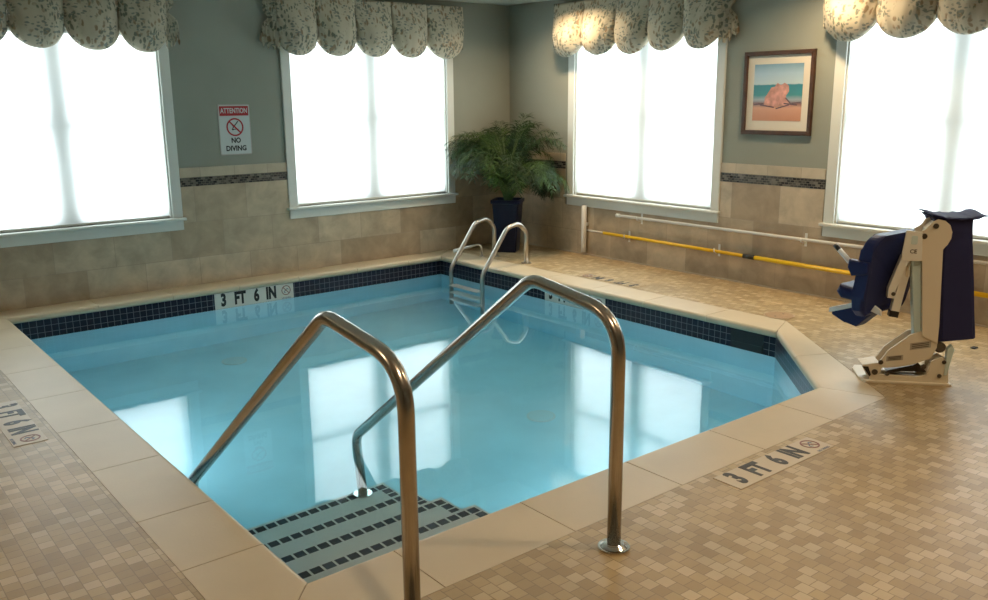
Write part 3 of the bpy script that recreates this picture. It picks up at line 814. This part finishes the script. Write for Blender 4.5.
def clampw(p):   # keep the leaves on the room side of both walls
    return Vector((min(p.x, -PX - 0.03), min(p.y, -PY - 0.03), max(p.z, 0.30)))
NF = 84
for k in range(NF + 14):
    az = 2*pi*(k * 0.381966) + rnd.uniform(-0.2, 0.2)
    tall = ((k * 0.618) % 1.0)
    if k >= NF:
        az = -0.68 + (pi if k % 2 else 0) + rnd.uniform(-0.55, 0.55); tall = rnd.uniform(0.62, 0.92)
    ln = 0.92 + 0.30 * tall + rnd.uniform(-0.14, 0.10)
    d = Vector((cos(az), sin(az), 0)); n = 26
    e0 = radians(52 + 30 * tall + rnd.uniform(-5, 8)); e1 = radians(-95 + 78 * tall + rnd.uniform(-16, 16))
    prof_ = []; rr_, zz_ = 0.03, 0.51
    for i in range(n + 1):
        prof_.append((rr_, zz_)); e = e0 + (e1 - e0) * (i / n)**1.7
        rr_ += cos(e) * ln / n; zz_ += sin(e) * ln / n
    rm = rnd.uniform(0.50, 0.66)
    if d.x > 0: rm = min(rm, (-PX - 0.05) / d.x)
    if d.y > 0: rm = min(rm, (-PY - 0.05) / d.y)
    sc = min(1.0, rm / prof_[-1][0])
    pts = [clampw(Vector((d.x*a_*sc, d.y*a_*sc, b_))) for a_, b_ in prof_]
    bm = bmesh.new(); tube(bm, pts, [0.0045 * (1 - 0.75 * i/n) for i in range(n + 1)], 6)
    for f in bm.faces: f.material_index = 1
    side = Vector((-d.y, d.x, 0))
    for i in range(6, n + 1):
        t = i / n; tdir = (pts[i] - pts[i-1])
        if tdir.length < 1e-5: continue
        tdir.normalize(); L_ = 0.17 * math.sin(pi * min(1, 0.12 + 0.84 * t))**0.7 + 0.03
        for rep in (0.0, 0.5):
            base = pts[i-1].lerp(pts[i], rep)
            for s in (-1, 1):
                dr = (side * s * 0.85 + tdir * (0.55 + rnd.uniform(-0.15, 0.2)) + Vector((0, 0, rnd.uniform(-0.45, 0.45)))).normalized()
                l2 = L_ * rnd.uniform(0.8, 1.15); wv = tdir.cross(dr).normalized().cross(dr) * 0.0042
                m1 = base + dr * l2 * 0.45; tip = base + dr * l2 + Vector((0, 0, -l2 * rnd.uniform(0.05, 0.40)))
                vs = [bm.verts.new(clampw(q)) for q in (base, m1 + wv, tip, m1 - wv)]
                bm.faces.new(vs)
    obj('frond', bm, [M_LEAF2 if rnd.random() < 0.22 else M_LEAF, M_STEM], root)

# ---------------------------------------------------------------- deck fittings
root = thing('access_cover', 'round tan cover with two finger holes set flush in the deck near the lift', 'cover', loc=(-0.772, -3.93, 0.0))
bm = bmesh.new(); cyl(bm, (0, 0, 0), (0, 0, 1), 0.098, 0.004, 48, 0.001); obj('cover_plate', bm, M_LID, root)
bm = bmesh.new(); ring(bm, (0, 0), 0.1, 0.108, 0, 0.003); obj('cover_rim', bm, mat('lid_rim', (0.45, 0.33, 0.22), 0.5), root)
bm = bmesh.new()
for s in (-1, 1): cyl(bm, (s*0.05, 0, 0.004), (0, 0, 1), 0.008, 0.0006, 12)
obj('finger_hole', bm, M_BLK, root)
root = thing('skimmer', 'dark rectangular skimmer opening in the right pool wall', 'skimmer', loc=(-1.15, -3.93, -0.12))
bm = bmesh.new(); bx(bm, -0.003, 0.0, -0.135, 0.135, -0.075, 0.069); obj('opening', bm, M_SKIM, root)
bm = bmesh.new(); bx(bm, -0.006, -0.003, -0.125, 0.125, -0.072, -0.02); obj('weir_flap', bm, M_BLK, root)
tag(box('deck_screw_cap', M_BLK, -0.62, -0.57, -5.22, -5.19, 0.0, 0.006, 0.002), 'small dark cap on the deck right of the pool lift', 'cap')
def drain(loc, lb):
    root = thing('floor_drain', lb, 'drain', loc=loc, group='round drain covers on the pool floor')
    bm = bmesh.new(); cyl(bm, (0, 0, 0), (0, 0, 1), 0.10, 0.018, 40, 0.006); obj('cover', bm, M_WHITE, root)
    bm = bmesh.new()
    for k in range(5): ring(bm, (0, 0), 0.015 + 0.015*k, 0.021 + 0.015*k, 0.018, 0.0186)
    obj('grate', bm, M_PLASTER, root)
drain((-2.43, -3.20, ZF + 0.0005), 'round drain cover on the pool floor right of the window reflection')
drain((-3.60, -0.80, ZF + 0.0005), 'round drain cover on the pool floor below the far depth marker')

# ---------------------------------------------------------------- pool lift
f3 = Vector((-0.65, 0.76, 0)).normalized()
rz = math.atan2(f3.y, f3.x)
lift = thing('pool_lift', 'beige pool lift with navy seat and navy covered battery on the deck', 'lift', loc=(-1.6, -5.27, 0), rz=rz); lift.scale = (1, 1, 0.982)
# local x runs towards the pool, local +y towards the camera
bm = bmesh.new(); prism(bm, [(-0.225, 0.015), (0.215, 0.015), (0.240, -0.05), (0.240, -0.22), (0.215, -0.285), (-0.225, -0.285)], 'z', 0.0, 0.014, 0.003); obj('base_plate', bm, M_LIFT, lift)
boot = [(-0.215, 0.012), (0.188, 0.012), (0.236, 0.10), (0.15, 0.115), (0.11, 0.188), (0.0, 0.285), (-0.054, 0.305), (-0.136, 0.25), (-0.137, 0.215), (-0.11, 0.150), (-0.02, 0.112), (0.06, 0.092), (0.135, 0.088), (0.145, 0.045), (-0.04, 0.038), (-0.10, 0.052), (-0.115, 0.135), (-0.165, 0.16), (-0.205, 0.14)]
mast = [(-0.136, 0.24), (-0.134, 0.345), (-0.110, 0.765), (-0.132, 0.79), (-0.147, 0.825), (-0.149, 0.86), (-0.136, 0.897), (-0.110, 0.920), (-0.075, 0.928), (-0.045, 0.912), (-0.028, 0.878), (0.004, 0.86), (0.002, 0.70), (-0.018, 0.70), (-0.054, 0.28)]
for y0 in (-0.016, -0.142):
    yb = y0 if y0 > -0.1 else -0.100
    bm = bmesh.new(); prism(bm, boot, 'y', yb, yb + 0.014, 0.002); obj('boot_plate', bm, M_LIFT, lift)
    bm = bmesh.new(); prism(bm, mast, 'y', y0 + 0.0142, y0 + 0.022 if y0 > -0.1 else y0 + 0.026, 0.002); obj('mast_plate', bm, M_LIFT, lift)
bm = bmesh.new(); prism(bm, [(-0.125, 0.25), (-0.124, 0.345), (-0.10, 0.765), (-0.12, 0.86), (-0.07, 0.91), (-0.035, 0.87), (-0.02, 0.70), (-0.054, 0.29)], 'y', -0.118, -0.003); obj('mast_core', bm, M_LIFT, lift)
bm = bmesh.new(); bx(bm, -0.10, 0.10, -0.128, -0.030, 0.014, 0.035); obj('cross_member', bm, M_LIFT, lift)
bm = bmesh.new(); prism(bm, [(-0.11, 0.06), (-0.06, 0.115), (-0.045, 0.10), (-0.03, 0.07), (0.09, 0.045), (0.10, 0.06), (0.01, 0.085), (-0.05, 0.10)], 'y', -0.10, -0.04); obj('inner_linkage', bm, M_LIFTD, lift)
bm = bmesh.new(); prism(bm, [(0.190, 0.030), (0.236, 0.098), (0.15, 0.118), (0.145, 0.05)], 'y', -0.128, 0.0, 0.003); o = obj('front_bracket', bm, M_LIFT, lift)
bm = bmesh.new(); prism(bm, [(0.196, 0.034), (0.236, 0.092), (0.205, 0.092), (0.188, 0.045)], 'y', -0.002, 0.004); obj('bracket_opening', bm, M_BLK, o)
for i, (u, z, r) in enumerate([(-0.065, 0.892, 0.014), (-0.012, 0.836, 0.015), (0.143, 0.120, 0.013), (0.170, 0.062, 0.016), (0.105, 0.055, 0.012), (-0.078, 0.105, 0.014), (-0.180, 0.135, 0.011), (-0.163, 0.055, 0.011)]):
    bm = bmesh.new(); cyl(bm, (u, -0.002 if i > 1 else 0.006, z), (0, 1, 0), r, 0.010, 20, 0.003); obj('bolt', bm, M_LIFTD, lift)
bm = bmesh.new(); cyl(bm, (-0.155, -0.17, 0.215), (0, 1, 0), 0.030, 0.165, 28, 0.006); obj('pivot_roller', bm, M_LIFTD, lift)
bm = bmesh.new(); prism(bm, [(-0.185, 0.06), (-0.200, 0.06), (-0.225, 0.21), (-0.21, 0.235), (-0.19, 0.21)], 'y', -0.03, 0.004, 0.002); obj('rear_link', bm, M_LIFTG, lift)
for (u0, u1, z0, z1, sl) in ((-0.105, 0.0, 0.195, 0.235, 0.02), (0.03, 0.115, 0.125, 0.155, 0.012)):
    bm = bmesh.new(); prism(bm, [(u0, z0+sl), (u1, z0), (u1, z1), (u0, z1+sl)], 'y', -0.0022, -0.001); lo = obj('label_plate', bm, M_LABEL, lift)
    bm = bmesh.new()
    for k in range(3):
        zz = z0 + (z1-z0)*(k+1)/4; prism(bm, [(u0+0.01, zz+sl*0.9-0.002), (u1-0.01, zz-0.002+sl*0.1), (u1-0.01, zz+0.002+sl*0.1), (u0+0.01, zz+sl*0.9+0.002)], 'y', -0.001, -0.0002)
    obj('label_print', bm, M_LIFTD, lo)
# upper bracket, arms, actuator
bm = bmesh.new(); prism(bm, [(0.079, 0.868), (0.0, 0.858), (-0.012, 0.70), (0.088, 0.70), (0.092, 0.735)], 'y', 0.007, 0.016, 0.002); ub = obj('upper_bracket', bm, M_LIFTLIT, lift)
bm = bmesh.new(); prism(bm, rrect(0.030, 0.046, 0.006), 'y', 0.016, 0.019); move(bm, (0.036, 0, 0.815)); obj('bracket_slot', bm, M_LIFTG, ub)
bm = text_bm('CE', 0.030, 1.0, 0.0006, 0.0004); move(bm, (0, 0, 0), Matrix.Rotation(pi, 4, 'Z') @ Matrix.Rotation(pi/2, 4, 'X')); move(bm, (0.036, 0.0165, 0.752)); obj('lettering', bm, M_LIFTD, ub)
bm = bmesh.new(); prism(bm, [(0.088, 0.73), (0.142, 0.545), (0.142, 0.492), (0.105, 0.488), (0.108, 0.53), (0.052, 0.70)], 'y', -0.03, 0.012, 0.003); obj('upper_arm', bm, M_LIFTLIT, lift)
bm = bmesh.new(); prism(bm, [(0.048, 0.70), (0.072, 0.60), (0.106, 0.405), (0.062, 0.398), (0.030, 0.60), (0.025, 0.70)], 'y', -0.085, -0.04, 0.003); la = obj('lower_arm', bm, M_LIFTLIT, lift)
bm = bmesh.new(); prism(bm, [(0.108, 0.410), (0.112, 0.375), (0.066, 0.368), (0.061, 0.402)], 'y', -0.088, -0.037, 0.003); obj('end_cap', bm, M_BLK, la)
bm = bmesh.new(); prism(bm, [(0.034, 0.74), (-0.016, 0.74), (-0.056, 0.28), (-0.018, 0.275)], 'y', -0.075, -0.020, 0.006); obj('actuator', bm, M_LIFTG, lift)
bm = bmesh.new(); cyl(bm, (0.115, 0.012, 0.515), (0, 1, 0), 0.011, 0.006, 18, 0.002); obj('bolt', bm, M_LIFTD, lift)
# battery with its cover
bm = bmesh.new(); rows = []
for (z, x0, x1, y0, y1) in ((0.262, -0.330, -0.145, -0.265, -0.004), (0.30, -0.325, -0.140, -0.262, -0.004), (0.60, -0.285, -0.118, -0.255, -0.004), (0.78, -0.262, -0.112, -0.250, -0.004), (0.86, -0.256, -0.100, -0.250, -0.004), (0.915, -0.254, -0.070, -0.250, -0.004), (0.935, -0.256, -0.050, -0.255, -0.004)):
    pr_ = rrect(x1-x0, y1-y0, 0.018, 3)
    rows.append([bm.verts.new(((x0+x1)/2 + a_ + 0.003*sin(z*30+i), (y0+y1)/2 + b_ + 0.003*sin(z*24+i*2), z - 0.015 * (a_ / 0.1 if z < 0.27 else 0))) for i, (a_, b_) in enumerate(pr_)])
for a, b in zip(rows, rows[1:]):
    nn = len(a)
    for k in range(nn): bm.faces.new((a[k], a[(k+1) % nn], b[(k+1) % nn], b[k]))
bm.faces.new(rows[0][::-1]); bm.faces.new(rows[-1])
cov = obj('battery_cover', bm, M_NAVYC, lift, smooth=False)
bm = bmesh.new(); pts_ = []
nx, ny = 12, 6
g = [[None]*(ny+1) for _ in range(nx+1)]
for i in range(nx+1):
    u = i/nx; x = -0.312 + 0.262*u
    for j in range(ny+1):
        v = j/ny; y = -0.275 + 0.285*v
        z = 0.932 + 0.022 * abs(2*u-1)**2.2 + 0.004*sin(i*2.0 + j)
        g[i][j] = bm.verts.new((x, y, z))
for i in range(nx):
    for j in range(ny): bm.faces.new((g[i][j], g[i+1][j], g[i+1][j+1], g[i][j+1]))
o = obj('cover_flap', bm, M_NAVYC, cov, smooth=True); md = o.modifiers.new('thickness', 'SOLIDIFY'); md.thickness = 0.007
# seat: faces the pool turned away from the camera
th = radians(42)
SM = Matrix.Translation((0.115, -0.10, 0.0)) @ Matrix.Rotation(-th, 4, 'Z')   # seat frame: x = forward of the seat, y = lateral
def sobj(name, bm, m, parent=None, smooth=False):
    bmesh.ops.transform(bm, matrix=SM, verts=bm.verts); return obj(name, bm, m, lift if parent is None else parent, smooth=smooth)
bm = bmesh.new(); n = 20; outl = []
hw = 0.245
outline = [(-hw*0.80, 0.385), (-hw*0.95, 0.42), (-hw, 0.50), (-hw, 0.75)]
for k in range(7): a = radians(180 - 90*k/6); outline.append((-hw + 0.08 + 0.08*cos(a), 0.762 + 0.08*sin(a)))
for k in range(7): a = radians(90 - 90*k/6); outline.append((hw - 0.08 + 0.08*cos(a), 0.762 + 0.08*sin(a)))
outline += [(hw, 0.75), (hw, 0.50), (hw*0.95, 0.42), (hw*0.80, 0.385)]
prism(bm, outline, 'x', -0.035, 0.035, 0.018, 3)
for v in bm.verts: v.co.x += (0.60 - v.co.z) * 0.12 + 0.5 * (v.co.y/hw)**2 * 0.05
sobj('backrest', bm, M_NAVY)
bm = bmesh.new()
prism(bm, [(0.03, 0.455), (0.17, 0.465), (0.20, 0.50), (0.18, 0.545), (0.03, 0.525)], 'y', -0.22, 0.20, 0.030, 4); sobj('seat_pan', bm, M_NAVY)
bm = bmesh.new(); prism(bm, [(0.02, 0.46), (0.0, 0.40), (0.10, 0.30), (0.17, 0.315), (0.25, 0.345), (0.25, 0.375), (0.12, 0.43)], 'y', 0.02, 0.13, 0.010, 2); fr = sobj('footrest', bm, M_NAVY)
bm = bmesh.new(); prism(bm, [(0.10, 0.446), (0.262, 0.384), (0.262, 0.355), (0.10, 0.418)], 'y', 0.10, 0.137, 0.003); sobj('footrest_plate', bm, M_WHITE, fr)
bm = bmesh.new(); prism(bm, [(-0.02, 0.635), (0.075, 0.615), (0.10, 0.66), (0.095, 0.705), (-0.02, 0.70)], 'y', 0.215, 0.265, 0.012, 3); ar = sobj('armrest', bm, M_NAVY)
bm = bmesh.new(); prism(bm, [(0.0, 0.635), (0.095, 0.615), (0.12, 0.66), (0.115, 0.705), (0.0, 0.70)], 'y', -0.235, -0.19, 0.012, 3); sobj('armrest', bm, M_NAVY)
bm = bmesh.new(); tube(bm, [(0.085, 0.24, 0.675), (0.165, 0.24, 0.745)], 0.014, 14); sobj('grab_bar', bm, M_WHITE, ar, True)
bm = bmesh.new(); tube(bm, [(0.160, 0.24, 0.741), (0.195, 0.24, 0.770)], 0.013, 14); sobj('grip_tip', bm, M_BLK, ar, True)
bm = bmesh.new(); prism(bm, [(-0.06, 0.40), (-0.055, 0.43), (-0.02, 0.45), (0.0, 0.415)], 'y', 0.15, 0.165, 0.002); sobj('belt_buckle', bm, M_WHITE)
bm = bmesh.new(); bx(bm, -0.10, -0.03, -0.12, 0.0, 0.60, 0.66, 0.004); sobj('seat_bracket', bm, M_LIFT)
